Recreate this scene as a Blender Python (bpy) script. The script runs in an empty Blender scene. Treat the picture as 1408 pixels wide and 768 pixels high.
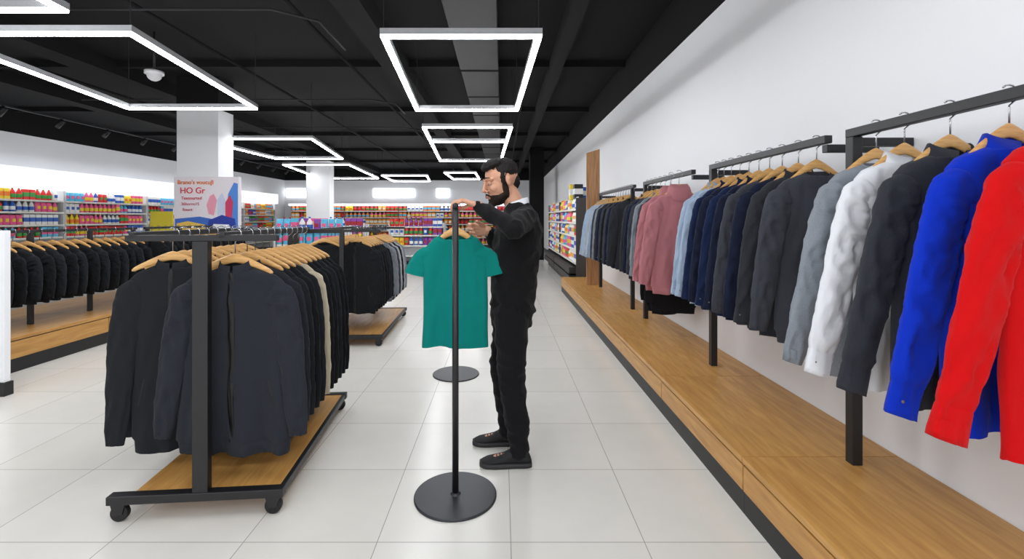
import bpy, bmesh, math, random
from mathutils import Vector, Matrix, noise, Euler
random.seed(7)
scene = bpy.context.scene
COL = scene.collection
F = 635.0; H = 1.44
def PX(u, Y): return (u-690)*Y/F
def PZ(v, Y): return H-(v-300)*Y/F

# ------------------------------------------------------------ materials
def s2l(c):
    return tuple(((x/255.0)/12.92 if x/255.0 <= 0.04045 else (((x/255.0)+0.055)/1.055)**2.4) for x in c)+(1.0,)
MC = {}
def mat(name, rgb, rough=0.6, metal=0.0, emis=0, nscale=30, nvar=0.08, bump=0.0, bscale=200, stretch=(1,1,1), sheen=0, spec=0.5):
    if name in MC: return MC[name]
    m = bpy.data.materials.new(name); m.use_nodes = True
    nt = m.node_tree; N = nt.nodes; Lk = nt.links
    b = N["Principled BSDF"]
    c = s2l(rgb)
    tc = N.new("ShaderNodeTexCoord"); mp = N.new("ShaderNodeMapping"); mp.inputs["Scale"].default_value = stretch
    Lk.new(tc.outputs["Object"], mp.inputs["Vector"])
    nz = N.new("ShaderNodeTexNoise"); nz.inputs["Scale"].default_value = nscale; nz.inputs["Detail"].default_value = 4
    Lk.new(mp.outputs[0], nz.inputs["Vector"])
    mx = N.new("ShaderNodeMix"); mx.data_type = 'RGBA'
    mx.inputs["A"].default_value = tuple(max(0, x*(1-nvar)) for x in c[:3])+(1,)
    mx.inputs["B"].default_value = tuple(min(1, x*(1+nvar)) for x in c[:3])+(1,)
    Lk.new(nz.outputs["Fac"], mx.inputs["Factor"]); Lk.new(mx.outputs["Result"], b.inputs["Base Color"])
    b.inputs["Roughness"].default_value = rough; b.inputs["Metallic"].default_value = metal
    b.inputs["Specular IOR Level"].default_value = spec
    if sheen:
        b.inputs["Sheen Weight"].default_value = sheen
    if emis:
        b.inputs["Emission Color"].default_value = c; b.inputs["Emission Strength"].default_value = emis
    if bump:
        n2 = N.new("ShaderNodeTexNoise"); n2.inputs["Scale"].default_value = bscale; n2.inputs["Detail"].default_value = 3
        Lk.new(mp.outputs[0], n2.inputs["Vector"])
        bp = N.new("ShaderNodeBump"); bp.inputs["Strength"].default_value = bump; bp.inputs["Distance"].default_value = 0.004
        Lk.new(n2.outputs["Fac"], bp.inputs["Height"]); Lk.new(bp.outputs[0], b.inputs["Normal"])
    MC[name] = m
    return m
def fabric(name, rgb, heather=0.15):
    return mat(name, rgb, rough=0.9, nscale=260, nvar=heather, bump=0.35, bscale=420, spec=0.15, sheen=0.05)
def wood(name, c1, c2, stretch, rough=0.4):
    m = bpy.data.materials.new(name); m.use_nodes = True
    nt = m.node_tree; N = nt.nodes; Lk = nt.links; b = N["Principled BSDF"]
    tc = N.new("ShaderNodeTexCoord"); mp = N.new("ShaderNodeMapping"); mp.inputs["Scale"].default_value = stretch
    Lk.new(tc.outputs["Object"], mp.inputs["Vector"])
    n1 = N.new("ShaderNodeTexNoise"); n1.inputs["Scale"].default_value = 3.0; n1.inputs["Detail"].default_value = 8; n1.inputs["Distortion"].default_value = 0.6
    Lk.new(mp.outputs[0], n1.inputs["Vector"])
    r = N.new("ShaderNodeValToRGB"); r.color_ramp.elements[0].position = 0.3; r.color_ramp.elements[1].position = 0.7
    r.color_ramp.elements[0].color = s2l(c1); r.color_ramp.elements[1].color = s2l(c2)
    Lk.new(n1.outputs["Fac"], r.inputs[0]); Lk.new(r.outputs[0], b.inputs["Base Color"])
    b.inputs["Roughness"].default_value = rough
    bp = N.new("ShaderNodeBump"); bp.inputs["Strength"].default_value = 0.1; bp.inputs["Distance"].default_value = 0.002
    Lk.new(n1.outputs["Fac"], bp.inputs["Height"]); Lk.new(bp.outputs[0], b.inputs["Normal"])
    return m
M_oak = wood("oak", (174,124,62), (206,156,88), (9,1.0,9))
M_hang = wood("hanger_wood", (196,144,82), (226,180,116), (3,30,30), 0.35)
M_plank = wood("plank_wood", (150,104,66), (190,142,98), (12,12,1.0), 0.5)
M_black = mat("black_metal", (24,24,27), 0.45, nvar=0.1, bump=0.05, bscale=500)
M_chrome = mat("chrome_wire", (170,172,176), 0.25, 1.0)
M_wall = mat("white_wall_paint", (242,243,246), 0.7, nscale=2, nvar=0.012, bump=0.03, bscale=150)
M_ceil = mat("black_ceiling_paint", (13,13,15), 0.85, nscale=1.5, nvar=0.25, spec=0.3)
M_duct = mat("dark_duct_metal", (30,30,33), 0.6, nscale=3, nvar=0.15)
M_plinth = mat("black_plinth", (24,24,26), 0.5)
M_rubber = mat("caster_rubber", (18,18,19), 0.6)
M_alu = mat("white_aluminium", (190,192,196), 0.4, 0.3)
M_led = mat("led_diffuser", (250,252,255), 0.5, emis=37)
M_shelfw = mat("white_shelf_metal", (225,226,228), 0.4)
M_canopy = mat("lit_shelf_canopy", (245,248,252), 0.5, emis=1.1)
M_panel = mat("lit_wall_panel", (245,250,255), 0.5, emis=2.0)

def floor_mat():
    m = bpy.data.materials.new("white_floor_tiles"); m.use_nodes = True
    nt = m.node_tree; N = nt.nodes; Lk = nt.links; b = N["Principled BSDF"]
    tc = N.new("ShaderNodeTexCoord"); mp = N.new("ShaderNodeMapping")
    mp.inputs["Location"].default_value = (-0.04, -2.055, 0)
    Lk.new(tc.outputs["Object"], mp.inputs["Vector"])
    br = N.new("ShaderNodeTexBrick"); br.offset = 0.0; br.squash = 1.0
    br.inputs["Scale"].default_value = 1.0; br.inputs["Brick Width"].default_value = 0.595; br.inputs["Row Height"].default_value = 0.595
    br.inputs["Mortar Size"].default_value = 0.0020; br.inputs["Mortar Smooth"].default_value = 0.1
    br.inputs["Color1"].default_value = s2l((226,223,215)); br.inputs["Color2"].default_value = s2l((231,228,221)); br.inputs["Mortar"].default_value = s2l((162,159,153))
    Lk.new(mp.outputs[0], br.inputs["Vector"])
    nz = N.new("ShaderNodeTexNoise"); nz.inputs["Scale"].default_value = 6; nz.inputs["Detail"].default_value = 6
    Lk.new(tc.outputs["Object"], nz.inputs["Vector"])
    mx = N.new("ShaderNodeMix"); mx.data_type = 'RGBA'; mx.blend_type = 'MULTIPLY'; mx.inputs["Factor"].default_value = 0.08
    Lk.new(br.outputs["Color"], mx.inputs["A"]); Lk.new(nz.outputs["Fac"], mx.inputs["B"]); Lk.new(mx.outputs["Result"], b.inputs["Base Color"])
    b.inputs["Roughness"].default_value = 0.22
    bp = N.new("ShaderNodeBump"); bp.inputs["Strength"].default_value = 0.3; bp.inputs["Distance"].default_value = 0.002; bp.invert = True
    Lk.new(br.outputs["Fac"], bp.inputs["Height"]); Lk.new(bp.outputs[0], b.inputs["Normal"])
    return m

# ------------------------------------------------------------ mesh builder
class MB:
    def __init__(s): s.v=[]; s.f=[]; s.m=[]; s.sm=[]; s.mi=0; s.smooth=False
    def face(s, idx): s.f.append(tuple(idx)); s.m.append(s.mi); s.sm.append(s.smooth)
    def box(s, x0,x1,y0,y1,z0,z1):
        b=len(s.v)
        s.v += [Vector(p) for p in ((x0,y0,z0),(x1,y0,z0),(x1,y1,z0),(x0,y1,z0),(x0,y0,z1),(x1,y0,z1),(x1,y1,z1),(x0,y1,z1))]
        for q in ((0,3,2,1),(4,5,6,7),(0,1,5,4),(1,2,6,5),(2,3,7,6),(3,0,4,7)): s.face([b+i for i in q])
        return s
    def loft(s, rings, cap=True, wrap=True):
        n=len(rings[0]); b=len(s.v)
        for r in rings: s.v += [Vector(p) for p in r]
        for i in range(len(rings)-1):
            for j in range(n if wrap else n-1):
                k=(j+1)%n
                s.face((b+i*n+j, b+i*n+k, b+(i+1)*n+k, b+(i+1)*n+j))
        if cap:
            s.face([b+j for j in reversed(range(n))]); s.face([b+(len(rings)-1)*n+j for j in range(n)])
        return s
    def tube(s, pts, rad, n=10, cap=True):
        pts=[Vector(p) for p in pts]
        if not hasattr(rad,'__len__'): rad=[rad]*len(pts)
        rings=[]; u=None
        for i,p in enumerate(pts):
            if i==0: t=pts[1]-pts[0]
            elif i==len(pts)-1: t=pts[-1]-pts[-2]
            else: t=(pts[i+1]-p).normalized()+(p-pts[i-1]).normalized()
            t.normalize()
            if u is None:
                u=t.orthogonal().normalized()
            u=(u-t*u.dot(t)).normalized(); w=t.cross(u)
            rings.append([p+(u*math.cos(2*math.pi*j/n)+w*math.sin(2*math.pi*j/n))*rad[i] for j in range(n)])
        return s.loft(rings,cap)
    def cyl(s, c, r, z0, z1, n=32, r2=None):
        r2 = r if r2 is None else r2
        R=[[(c[0]+rr*math.cos(2*math.pi*j/n), c[1]+rr*math.sin(2*math.pi*j/n), z) for j in range(n)] for rr,z in ((r,z0),(r2,z1))]
        return s.loft(R)
    def sphere(s, c, r, n=16, rot=None):
        c=Vector(c)
        if not hasattr(r,'__len__'): r=(r,r,r)
        rings=[]
        m=n//2
        for i in range(1,m):
            th=math.pi*i/m
            ring=[]
            for j in range(n):
                p=Vector((r[0]*math.sin(th)*math.cos(2*math.pi*j/n), r[1]*math.sin(th)*math.sin(2*math.pi*j/n), -r[2]*math.cos(th)))
                if rot: p=rot@p
                ring.append(c+p)
            rings.append(ring)
        b=len(s.v); s.loft(rings,False)
        top=Vector((0,0,r[2])); bot=Vector((0,0,-r[2]))
        if rot: top=rot@top; bot=rot@bot
        s.v.append(c+bot); s.v.append(c+top)
        e=len(s.v)
        for j in range(n):
            k=(j+1)%n
            s.face((e-2,b+k,b+j)); s.face((e-1,b+(m-2)*n+j,b+(m-2)*n+k))
        return s
    def mesh(s, name, mats):
        me=bpy.data.meshes.new(name); me.from_pydata([tuple(p) for p in s.v],[],s.f)
        for m in (mats if isinstance(mats,(list,tuple)) else [mats]): me.materials.append(m)
        me.polygons.foreach_set("material_index", s.m); me.polygons.foreach_set("use_smooth", s.sm)
        me.update(); return me
def add(name, me, parent=None, loc=None, rotz=0.0, label=None, cat=None, group=None, kind=None, bevel=0):
    o=bpy.data.objects.new(name, me); COL.objects.link(o)
    if loc is not None: o.location=loc
    if rotz: o.rotation_euler=(0,0,rotz)
    if parent: o.parent=parent
    if label: o["label"]=label
    if cat: o["category"]=cat
    if group: o["group"]=group
    if kind: o["kind"]=kind
    if bevel and me:
        b=o.modifiers.new("bevel",'BEVEL'); b.width=bevel; b.segments=2; b.limit_method='ANGLE'
    return o
def empty(name, loc, label, cat, group=None, rotz=0):
    o=add(name,None,None,loc,rotz,label,cat,group); o.empty_display_size=0.1
    return o
def boxm(name,x0,x1,y0,y1,z0,z1,m): return MB().box(x0,x1,y0,y1,z0,z1).mesh(name,m)
def part(name, mb, mats, parent, bevel=0, label=None):
    return add(name, mb.mesh(name,mats), parent, bevel=bevel, label=label)
def struct(name,x0,x1,y0,y1,z0,z1,m,label):
    return add(name, boxm(name,x0,x1,y0,y1,z0,z1,m), label=label, cat=name.split('_')[0], kind="structure")

# ------------------------------------------------------------ room
WX=1.94; LX=-10.8; BY=23.0; CZ=3.9; PL=3.33
struct("floor",LX-0.2,WX+0.2,-4,BY+0.2,-0.1,0,floor_mat(),"glossy off-white square floor tiles with thin grout")
struct("ceiling",LX-0.2,WX+0.2,-4,BY+0.2,CZ,CZ+0.1,M_ceil,"black painted open shop ceiling")
struct("wall_right",WX,WX+0.15,-4,BY,0,PL,M_wall,"plain white painted shop wall")
struct("wall_left",LX-0.15,LX,-4,BY,0,PL,M_wall,"white shop wall behind grocery shelving")
struct("wall_back",LX,WX,BY,BY+0.15,0,PL,M_wall,"white end wall of the shop")
struct("trim_1",WX-0.01,WX+0.15,-4,BY,PL,CZ,M_ceil,"black painted band above the white wall")
struct("trim_2",LX-0.15,LX+0.01,-4,BY,PL,CZ,M_ceil,"black painted band above the white wall")
struct("trim_3",LX,WX,BY-0.01,BY+0.15,PL,CZ,M_ceil,"black painted band above the end wall")
struct("baseboard_right",WX-0.012,WX,-4,BY,0,0.1,M_plinth,"black skirting along white wall")
def column(x0,x1,y0,y1,n,lab):
    mb=MB().box(x0,x1,y0,y1,0,PL); mb.mi=1; mb.box(x0-0.004,x1+0.004,y0-0.004,y1+0.004,PL,CZ)
    mb.box(x0-0.012,x1+0.012,y0-0.012,y1+0.012,0,0.1)
    add("trim_%d"%n, mb.mesh("column",[M_wall,M_ceil]), label=lab, cat="column", kind="structure")
column(PX(243,8.0),PX(300,8.0),8.0,8.45,4,"square white structural column with black top")
column(PX(421,15.2),PX(453,15.2),15.2,15.6,5,"square white structural column further down the shop")
mb=MB().box(0.98,1.46,16,16.6,0,CZ); add("trim_6", mb.mesh("column",M_ceil), label="black painted square column beside shelving", cat="column", kind="structure")
mb=MB().box(-4.6,-4.03,3.74,3.79,0.11,1.34); mb.mi=1; mb.box(-4.61,-4.015,3.725,3.80,0,0.11)
add("trim_7", mb.mesh("partition",[M_wall,M_plinth]), label="low white partition with black base", cat="partition", kind="structure", bevel=0.003)
n=8
for (x0,x1,z0) in ((-1.75,-1.45,3.65),(-6.4,-6.0,3.68),(0.74,0.9,3.66),(-8.6,-8.3,3.7)):
    struct("trim_%d"%n,x0,x1,-2,BY-0.02,z0,CZ,M_ceil,"black ceiling beam running down the shop"); n+=1
for y in (4.2,7.2,10.2,13.2,16.2,19.5):
    struct("trim_%d"%n,LX+.02,WX-.02,y,y+0.1,3.80,CZ,M_ceil,"black ceiling cross beam"); n+=1
y=1.0
for k in range(11):
    add("ceiling_duct", boxm("duct",-0.62,-0.05,0,1.42,3.66,3.79,M_duct), loc=(0,y,0), label="dark grey sheet metal ceiling duct section", cat="duct", group="ceiling duct sections", bevel=0.01)
    y+=1.5
for x,z in ((-2.3,3.76),(-4.0,3.76),(0.4,3.76),(-7.2,3.76)):
    mb=MB(); mb.smooth=True; mb.tube([(x,-1,z),(x,BY-0.1,z)],0.024,10)
    add("ceiling_pipe", mb.mesh("pipe",M_ceil), label="thin black ceiling conduit pipe", cat="pipe", group="ceiling conduit pipes")
for y in (5.0,8.8,11.5):
    mb=MB(); mb.smooth=True; mb.tube([(-8,y,3.70),(-2.5,y,3.70),(-2.1,y+0.3,3.70),(-2.1,y+1.2,3.70)],0.014,8)
    add("ceiling_pipe", mb.mesh("pipe",M_duct), label="thin dark bent conduit pipe under ceiling", cat="pipe", group="ceiling conduit pipes")

# ------------------------------------------------------------ light frames
def light_frame(c, Z=2.9, cross=None, w=0.055):
    c=[Vector((p[0],p[1],0)) for p in c]
    ctr=sum(c,Vector())/4
    root=empty("pendant_light",(ctr.x,ctr.y,Z),"rectangular white LED frame pendant hung on thin wires","ceiling light","rectangular LED pendant lights")
    def ring(z0,z1,ww,inset,m,nm):
        out=[];inn=[]
        for i in range(4):
            e1=(c[(i+1)%4]-c[i]).normalized(); e2=(c[(i-1)%4]-c[i]).normalized()
            out.append(c[i]-ctr+(e1+e2)*inset); inn.append(c[i]-ctr+(e1+e2)*(ww-inset))
        mb=MB(); R=[]
        for i in range(5):
            o=out[i%4]; q=inn[i%4]
            R.append([(o.x,o.y,z0),(q.x,q.y,z0),(q.x,q.y,z1),(o.x,o.y,z1)])
        mb.loft(R,False)
        if cross is not None:
            a=c[0].lerp(c[3],cross)-ctr; b=c[1].lerp(c[2],cross)-ctr
            mb.box(a.x+0.05,b.x-0.05,a.y-ww/2+inset,a.y+ww/2-inset,z0,z1)
        part(nm,mb,m,root)
    ring(0.0,0.05,w,0.0,M_alu,"housing")
    ring(-0.018,0.0,w,0.004,M_led,"diffuser")
    for i in range(4):
        e1=(c[(i+1)%4]-c[i]).normalized(); e2=(c[(i-1)%4]-c[i]).normalized()
        q=c[i]-ctr+(e1+e2)*(w/2)
        mb=MB(); mb.tube([(q.x,q.y,0.05),(q.x,q.y,CZ-Z-0.001)],0.004,6); part("wire",mb,M_duct,root)
def lf(nv,nl,nr,fv,fl,fr,Z=2.9,cross=None):
    Yn=(Z-H)*F/(300-nv); Yf=(Z-H)*F/(300-fv)
    light_frame([(PX(nl,Yn),Yn),(PX(nr,Yn),Yn),(PX(fr,Yf),Yf),(PX(fl,Yf),Yf)],Z,cross)
lf(47,522,746,151,571,713)
lf(43,-110,181,149,176,355)
lf(174,580,705,221,604,690,cross=0.32)
lf(190,268,430,218,378,472)
lf(226,388,481,245,440,521)
lf(237,610,655,246,622,660)
lf(241,524,588,249,540,592)
light_frame([(-4.6,1.0),(-2.85,1.0),(-3.04,3.25),(-4.9,3.25)])
light_frame([(-1.0,0.0),(0.3,0.0),(0.3,2.4),(-1.0,2.4)])  # out-of-view pendant above the camera, added to brighten the near area
light_frame([(-3.0,-3.2),(-1.3,-3.2),(-1.3,-0.8),(-3.0,-0.8)])  # unseen pendant added behind the camera as light for the foreground
light_frame([(-0.6,-3.2),(1.2,-3.2),(1.2,-0.8),(-0.6,-0.8)])  # second unseen pendant behind the camera, also added for foreground light
mb=MB(); mb.smooth=True; mb.cyl((0,0),0.11,-0.04,0.0); mb.sphere((0,0,-0.05),(0.085,0.085,0.08))
dc=add("dome_camera", mb.mesh("dome_camera",mat("white_plastic",(225,225,228),0.35)), loc=(PX(212,6.1),6.1,PZ(98,6.1)), label="white dome security camera hanging from black ceiling", cat="security camera")
mb=MB(); mb.smooth=True; mb.tube([(0,0,0),(0,0,CZ-PZ(98,6.1))],0.012,8); part("mount_rod",mb,M_black,dc)
mb=MB().box(-0.02,0.02,8.3,21,0,0.03)
add("light_track", mb.mesh("light_track",M_black), loc=(-9.4,0,3.55), label="long black ceiling track for spotlights", cat="light track")
hd=MB(); hd.smooth=True; hd.tube([(0,0,0),(0.03,0,-0.05),(-0.09,0,-0.16)],[0.02,0.05,0.055],12)
hdm=hd.mesh("spot_head",M_black)
for k in range(11):
    add("track_spotlight",hdm,loc=(-9.4,8.7+k*1.15,3.55),label="small black cylindrical track spotlight",cat="spotlight",group="track spotlights")

# ------------------------------------------------------------ garments
def interp(tab,t):
    if t<=tab[0][0]: return tab[0][1:]
    for a,b in zip(tab,tab[1:]):
        if t<=b[0]:
            k=(t-a[0])/(b[0]-a[0]); k=k*k*(3-2*k)*0.4+k*0.6
            return tuple(x+(y-x)*k for x,y in zip(a[1:],b[1:]))
    return tab[-1][1:]
def bez(P,t):
    a,b,c,d=[Vector(p) for p in P]; u=1-t
    return a*u**3+b*3*u*u*t+c*3*u*t*t+d*t**3
def crease(x,y,z):
    return 0.5-abs(noise.noise(Vector((x,y,z))))*2.2
ZN=-0.19
GC={}
def garment_meshes(kind,L,sh,hem,slv,cl,cr,color,seed,slope=0.055):
    key=(kind,L,sh,hem,slv,cl,cr,color.name,seed)
    if key in GC: return GC[key]
    nw=0.075 if kind!='tee' else 0.10
    tab=[(0.0,nw,0.045,0.0),(0.05,nw+0.03,0.05,-0.012),(0.10,sh*0.8,0.05,-slope*0.75),(0.14,sh*0.96,0.045,-slope-0.02),(0.19,sh+0.005,0.045,-slope-0.07),
         (0.35,sh-0.005,0.05,-L*0.33),(0.7,(sh+hem)/2-0.003,0.05,-L*0.7),(1.0,hem,0.05,-L)]
    if kind in('sweater','jacket','turtle'):
        tab=tab[:-1]+[(0.92,hem+0.006,0.055,-L*0.925),(0.94,hem-0.008,0.048,-L*0.94),(1.0,hem-0.014,0.046,-L)]
    NA=72
    tw=0.8 if kind=='tee' else 1.0
    def bp(a,t,off=0):
        w,d,z=interp(tab,t)
        ca,sa=math.cos(a),math.sin(a)
        x=(w+off)*math.copysign(abs(ca)**0.8,ca)
        sd=1 if sa>0 else -1
        am=0.005+0.026*t
        y=(d+off)*math.copysign(abs(sa)**0.75,sa) + abs(sa)**0.5*am*tw*noise.noise(Vector((x*10+seed*3.1,z*1.2,sd*7+seed)))*1.8
        y+=abs(sa)*tw*(0.006+0.015*t)*crease(x*13+seed+z*2.5*(1 if x>0 else -1),z*2.6+seed,sd*3)
        y+=abs(sa)*0.006*crease(x*24+z*6,z*9+seed*2,sd*3+5)
        x+=0.010*t*noise.noise(Vector((z*4,seed,ca*2)))
        if t<0.06:
            z-= (1-t/0.06)*(0.035 if sa<0 else 0.0)*abs(sa)
        z+= 0.012*(t**3)*noise.noise(Vector((x*6,seed,sd)))
        return Vector((x,y,z+ZN))
    parts=[]
    mb=MB(); mb.smooth=True; R=[]
    for i in range(66):
        t=(i/65.0)**1.1
        R.append([bp(2*math.pi*j/NA,t) for j in range(NA)])
    mb.loft(R,False)
    last=R[-1]; mb.loft([last,[Vector((p.x*0.97,p.y*0.8,p.z+0.004)) for p in last],[Vector((p.x*0.95,p.y*0.7,p.z+0.06)) for p in last]],False)
    body=mb.mesh(kind+"_body",color)
    for sg,c in ((-1,cl),(1,cr)):
        z3=-slv
        if kind=='tee':
            P=[(sg*(sh-0.080),-0.005,ZN-slope-0.035),(sg*(sh-0.01),-0.005,ZN-slope-0.045),(sg*(c-0.06),-0.006,ZN+z3*0.55),(sg*(c-0.035),-0.006,ZN+z3)]
            rt=[(0,0.02,0.03),(0.15,0.040,0.032),(0.5,0.050,0.030),(1,0.062,0.032)]
        else:
            P=[(sg*(sh-0.055),-0.010,ZN-slope-0.05),(sg*(sh+0.022),-0.016,ZN-slope-0.10),(sg*(sh+(c-sh)*0.30),-0.026,ZN+z3*0.55),(sg*(c-0.045),-0.034,ZN+z3)]
            rt=[(0,0.03,0.028),(0.05,0.052,0.036),(0.15,0.076,0.036),(0.5,0.070,0.031),(0.85,0.060,0.028),(0.92,0.054,0.026),(1,0.040,0.022)]
            if kind=='shirt': rt[-2:]=[(0.905,0.058,0.026),(0.93,0.048,0.023),(1,0.047,0.022)]
        n=32; m=60 if kind!='tee' else 18
        def sp(t,a,off=0.0):
            p=bez(P,t); q=bez(P,min(1,t+0.01)); p0=bez(P,max(0,t-0.01)); tg=(q-p0).normalized()
            nn=Vector((tg.z,0,-tg.x)).normalized(); ra,rb=interp(rt,t)
            e=min(1,t*5)*(1 if kind!='tee' else 0.5)
            ca,sa=math.cos(a),math.sin(a)
            cr_=crease(ca*1.2+seed+t*4,sa*1.1,t*8+sg*3)*0.012*e + crease(ca*2.4+seed*2-t*5,sa*2.2,t*19+sg)*0.007*e
            cr_+=0.006*noise.noise(Vector((ca*1.2+seed,sa*1.2,t*3+sg)))
            fr=0.35+0.65*abs(sa)
            return p+nn*math.copysign(abs(ca)**0.85,ca)*(ra+cr_*0.35+off)+Vector((0,1,0))*sa*(rb+cr_*1.3*fr+off)
        mb=MB(); mb.smooth=True; R=[]
        for i in range(m):
            t=i/(m-1); R.append([sp(t,2*math.pi*j/n) for j in range(n)])
        mb.loft(R,False); last=R[-1]; cc=sum(last,Vector())/n
        mb.loft([last,[cc+(p-cc)*0.88 for p in last],[cc+(p-cc)*0.8+Vector((0,0,0.05)) for p in last]],False)
        parts.append(("sleeve",mb.mesh("sleeve",color)))
        if kind in('shirt','sweater','jacket'):
            mb=MB(); mb.smooth=True; R=[]
            offs=((0.925,0.000),(0.93,0.003),(0.99,0.003),(1.0,0.003),(1.0,0.0)) if kind=='shirt' else ((0.93,0.0),(0.945,0.002),(1.0,0.002),(1.0,-0.003))
            for t,o in offs: R.append([sp(t,2*math.pi*j/n,o)+(Vector((0,0,-0.008)) if t==1.0 else Vector()) for j in range(n)])
            mb.loft(R,False); parts.append(("cuff",mb.mesh("cuff",color)))
            if kind=='shirt':
                pc=sp(0.965,-math.pi/2+0.5,0.005)
                mb=MB(); mb.smooth=True; mb.sphere(pc,(0.005,0.0025,0.005),10); parts.append(("button",mb.mesh("button",M_button)))
    mb=MB(); mb.smooth=True; n=40
    def cring(sc,z,gap,fz=0.0,yo=0):
        out=[]
        for j in range(n):
            a=-math.pi/2+gap+(2*math.pi-2*gap)*j/(n-1)
            sa=math.sin(a); zz=z-(0.035*abs(sa) if sa<0 else 0)+(fz*max(0,-sa))
            out.append(Vector((nw*sc*math.cos(a),0.048*sc*sa+yo,ZN+zz)))
        return out
    if kind=='shirt':
        mb.loft([cring(1.0,-0.01,.12),cring(0.93,0.03,.14),cring(1.0,0.040,.16),cring(1.24,0.0,.3,-0.03),cring(1.32,-0.018,.34,-0.036)],False,False)
    elif kind=='jacket':
        mb.loft([cring(1.02,-0.01,.06),cring(0.92,0.04,.1),cring(0.98,0.044,.1),cring(1.12,0.0,.08)],False,False)
    elif kind=='turtle':
        mb.loft([cring(1.15,-0.02,0,.0),cring(0.95,0.03,0,.02),cring(0.9,0.06,0,.03),cring(1.0,0.075,0,.02),cring(1.3,0.045,0,.0),cring(1.5,0.0,0,-.03),cring(1.35,-0.02,0,-.03)],False,False)
    else:
        mb.loft([cring(1.03,-0.008,0),cring(0.99,0.006,0),cring(0.92,0.010,0),cring(0.90,0.002,0),cring(0.94,-0.01,0)],False,False)
    parts.append(("collar",mb.mesh("collar",color)))
    if kind in('shirt','jacket'):
        mb=MB(); mb.smooth=True; R=[]
        wd=0.085 if kind=='shirt' else 0.03
        for i in range(60):
            t=0.03+i/59*0.965; R.append([bp(-math.pi/2+q,t,0.004 if abs(q)<wd else -0.002) for q in (-wd*1.15,-wd*0.95,0,wd*0.95,wd*1.15)])
        mb.loft(R,False,False)
        parts.append(("placket",mb.mesh("placket",color)) if kind=='shirt' else ("zipper",mb.mesh("zipper",M_zip)))
        if kind=='shirt':
            for i in range(7):
                p=bp(-math.pi/2,0.06+i*0.14,0.007); mb=MB(); mb.smooth=True; mb.sphere(p,(0.005,0.0025,0.005),10)
                parts.append(("button",mb.mesh("button",M_button)))
        else:
            for sg in(-1,1):
                mb=MB(); mb.smooth=True; R=[]
                for i in range(10):
                    t=0.60+0.16*i/9; a=-math.pi/2+sg*(0.62+0.25*i/9)
                    R.append([bp(a-0.04,t,-.001),bp(a,t,0.004),bp(a+0.04,t,-.001)])
                mb.loft(R,False,False); parts.append(("pocket",mb.mesh("pocket",M_zip)))
    if kind in('sweater','jacket','turtle'):
        mb=MB(); mb.smooth=True; R=[]
        for t,o in ((0.935,-0.001),(0.94,0.002),(0.995,0.002),(1.0,-0.003)): R.append([bp(2*math.pi*j/NA,t,o) for j in range(NA)])
        mb.loft(R,False); parts.append(("waistband",mb.mesh("waistband",color)))
    GC[key]=(body,parts); return GC[key]
M_button=mat("pearl_button",(120,116,112),0.3)
M_zip=mat("dark_zipper",(12,12,14),0.35,0.3)
def hanger_meshes(wd=0.2,drop=0.08,up=0.0):
    mb=MB(); mb.smooth=True; R=[]
    N=28
    for i in range(N+1):
        x=-wd+2*wd*i/N; u=abs(x)/wd
        z=ZN+0.035+up-drop*u**1.3; y=-0.008*u*u
        h=0.017*(1-u**3*0.35)+0.008*(1-u)**2; d=0.007+0.003*u
        if i in(0,N): h*=0.5; d*=0.5
        R.append([(x,y+d*math.cos(2*math.pi*j/12),z+h*math.sin(2*math.pi*j/12)) for j in range(12)])
    mb.loft(R)
    w=mb.mesh("hanger_arm",M_hang)
    mb=MB(); mb.smooth=True
    pts=[(0,0,ZN+0.05+up),(0,0,-0.06)]
    for k in range(11):
        a=-math.pi/2+ (math.pi*1.25)*k/10
        pts.append((0.030*math.cos(a),0,-0.022+0.03*math.sin(a)) if k>0 else (0.010,0,-0.052))
    mb.tube(pts,0.0028,8); hk=mb.mesh("hook",M_chrome)
    return w,hk
HW,HK=hanger_meshes(0.19,0.075,0.012); HWn,_=hanger_meshes(0.17,0.118); HWr,_=hanger_meshes(0.18,0.125,0.014)
def hang(name,kind,loc,color,lab,group,yaw=0,cat=None,L=0.72,sh=0.21,hem=0.22,slv=0.62,cl=0.30,cr=0.30,seed=0,flat=1.0,hw=None):
    body,parts=garment_meshes(kind,L,sh,hem,slv,cl,cr,color,seed)
    o=add(name,body,None,loc,yaw,lab,cat or name.replace('_',' '),group)
    o.scale=(1,flat,1)
    for pn,pm in parts: add(pn,pm,o)
    h=add("clothes_hanger",HWn if kind=='tee' else (hw or HW),None,loc,yaw,"light wooden clothes hanger with chrome hook on rail","hanger","wooden hangers on clothes rails")
    add("hook",HK,h)
    return o
C_black=fabric("black_cloth",(25,26,29)); C_black2=fabric("off_black_cloth",(33,35,39)); C_slate=fabric("slate_black_cloth",(40,43,50),0.25)
C_char=fabric("charcoal_cloth",(62,64,72),0.35); C_char2=fabric("dark_charcoal_cloth",(48,50,56),0.35); C_navy=fabric("navy_cloth",(26,32,52)); C_navy2=fabric("blue_navy_cloth",(26,38,70))
C_grey=fabric("grey_melange_cloth",(130,136,144),0.3); C_white=fabric("white_cloth",(220,222,227),0.04); C_blue=fabric("royal_blue_cloth",(8,46,180),0.06)
C_red=fabric("red_cloth",(196,10,14),0.06); C_pink=fabric("dusty_pink_cloth",(178,116,122),0.08); C_lb=fabric("pale_blue_cloth",(160,178,200),0.06)
C_rose=fabric("rose_grey_cloth",(150,112,118),0.08); C_cream=fabric("cream_cloth",(190,178,156),0.08); C_teal=fabric("teal_cloth",(4,120,112),0.06); C_lg=fabric("light_grey_cloth",(170,172,178),0.1)

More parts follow.
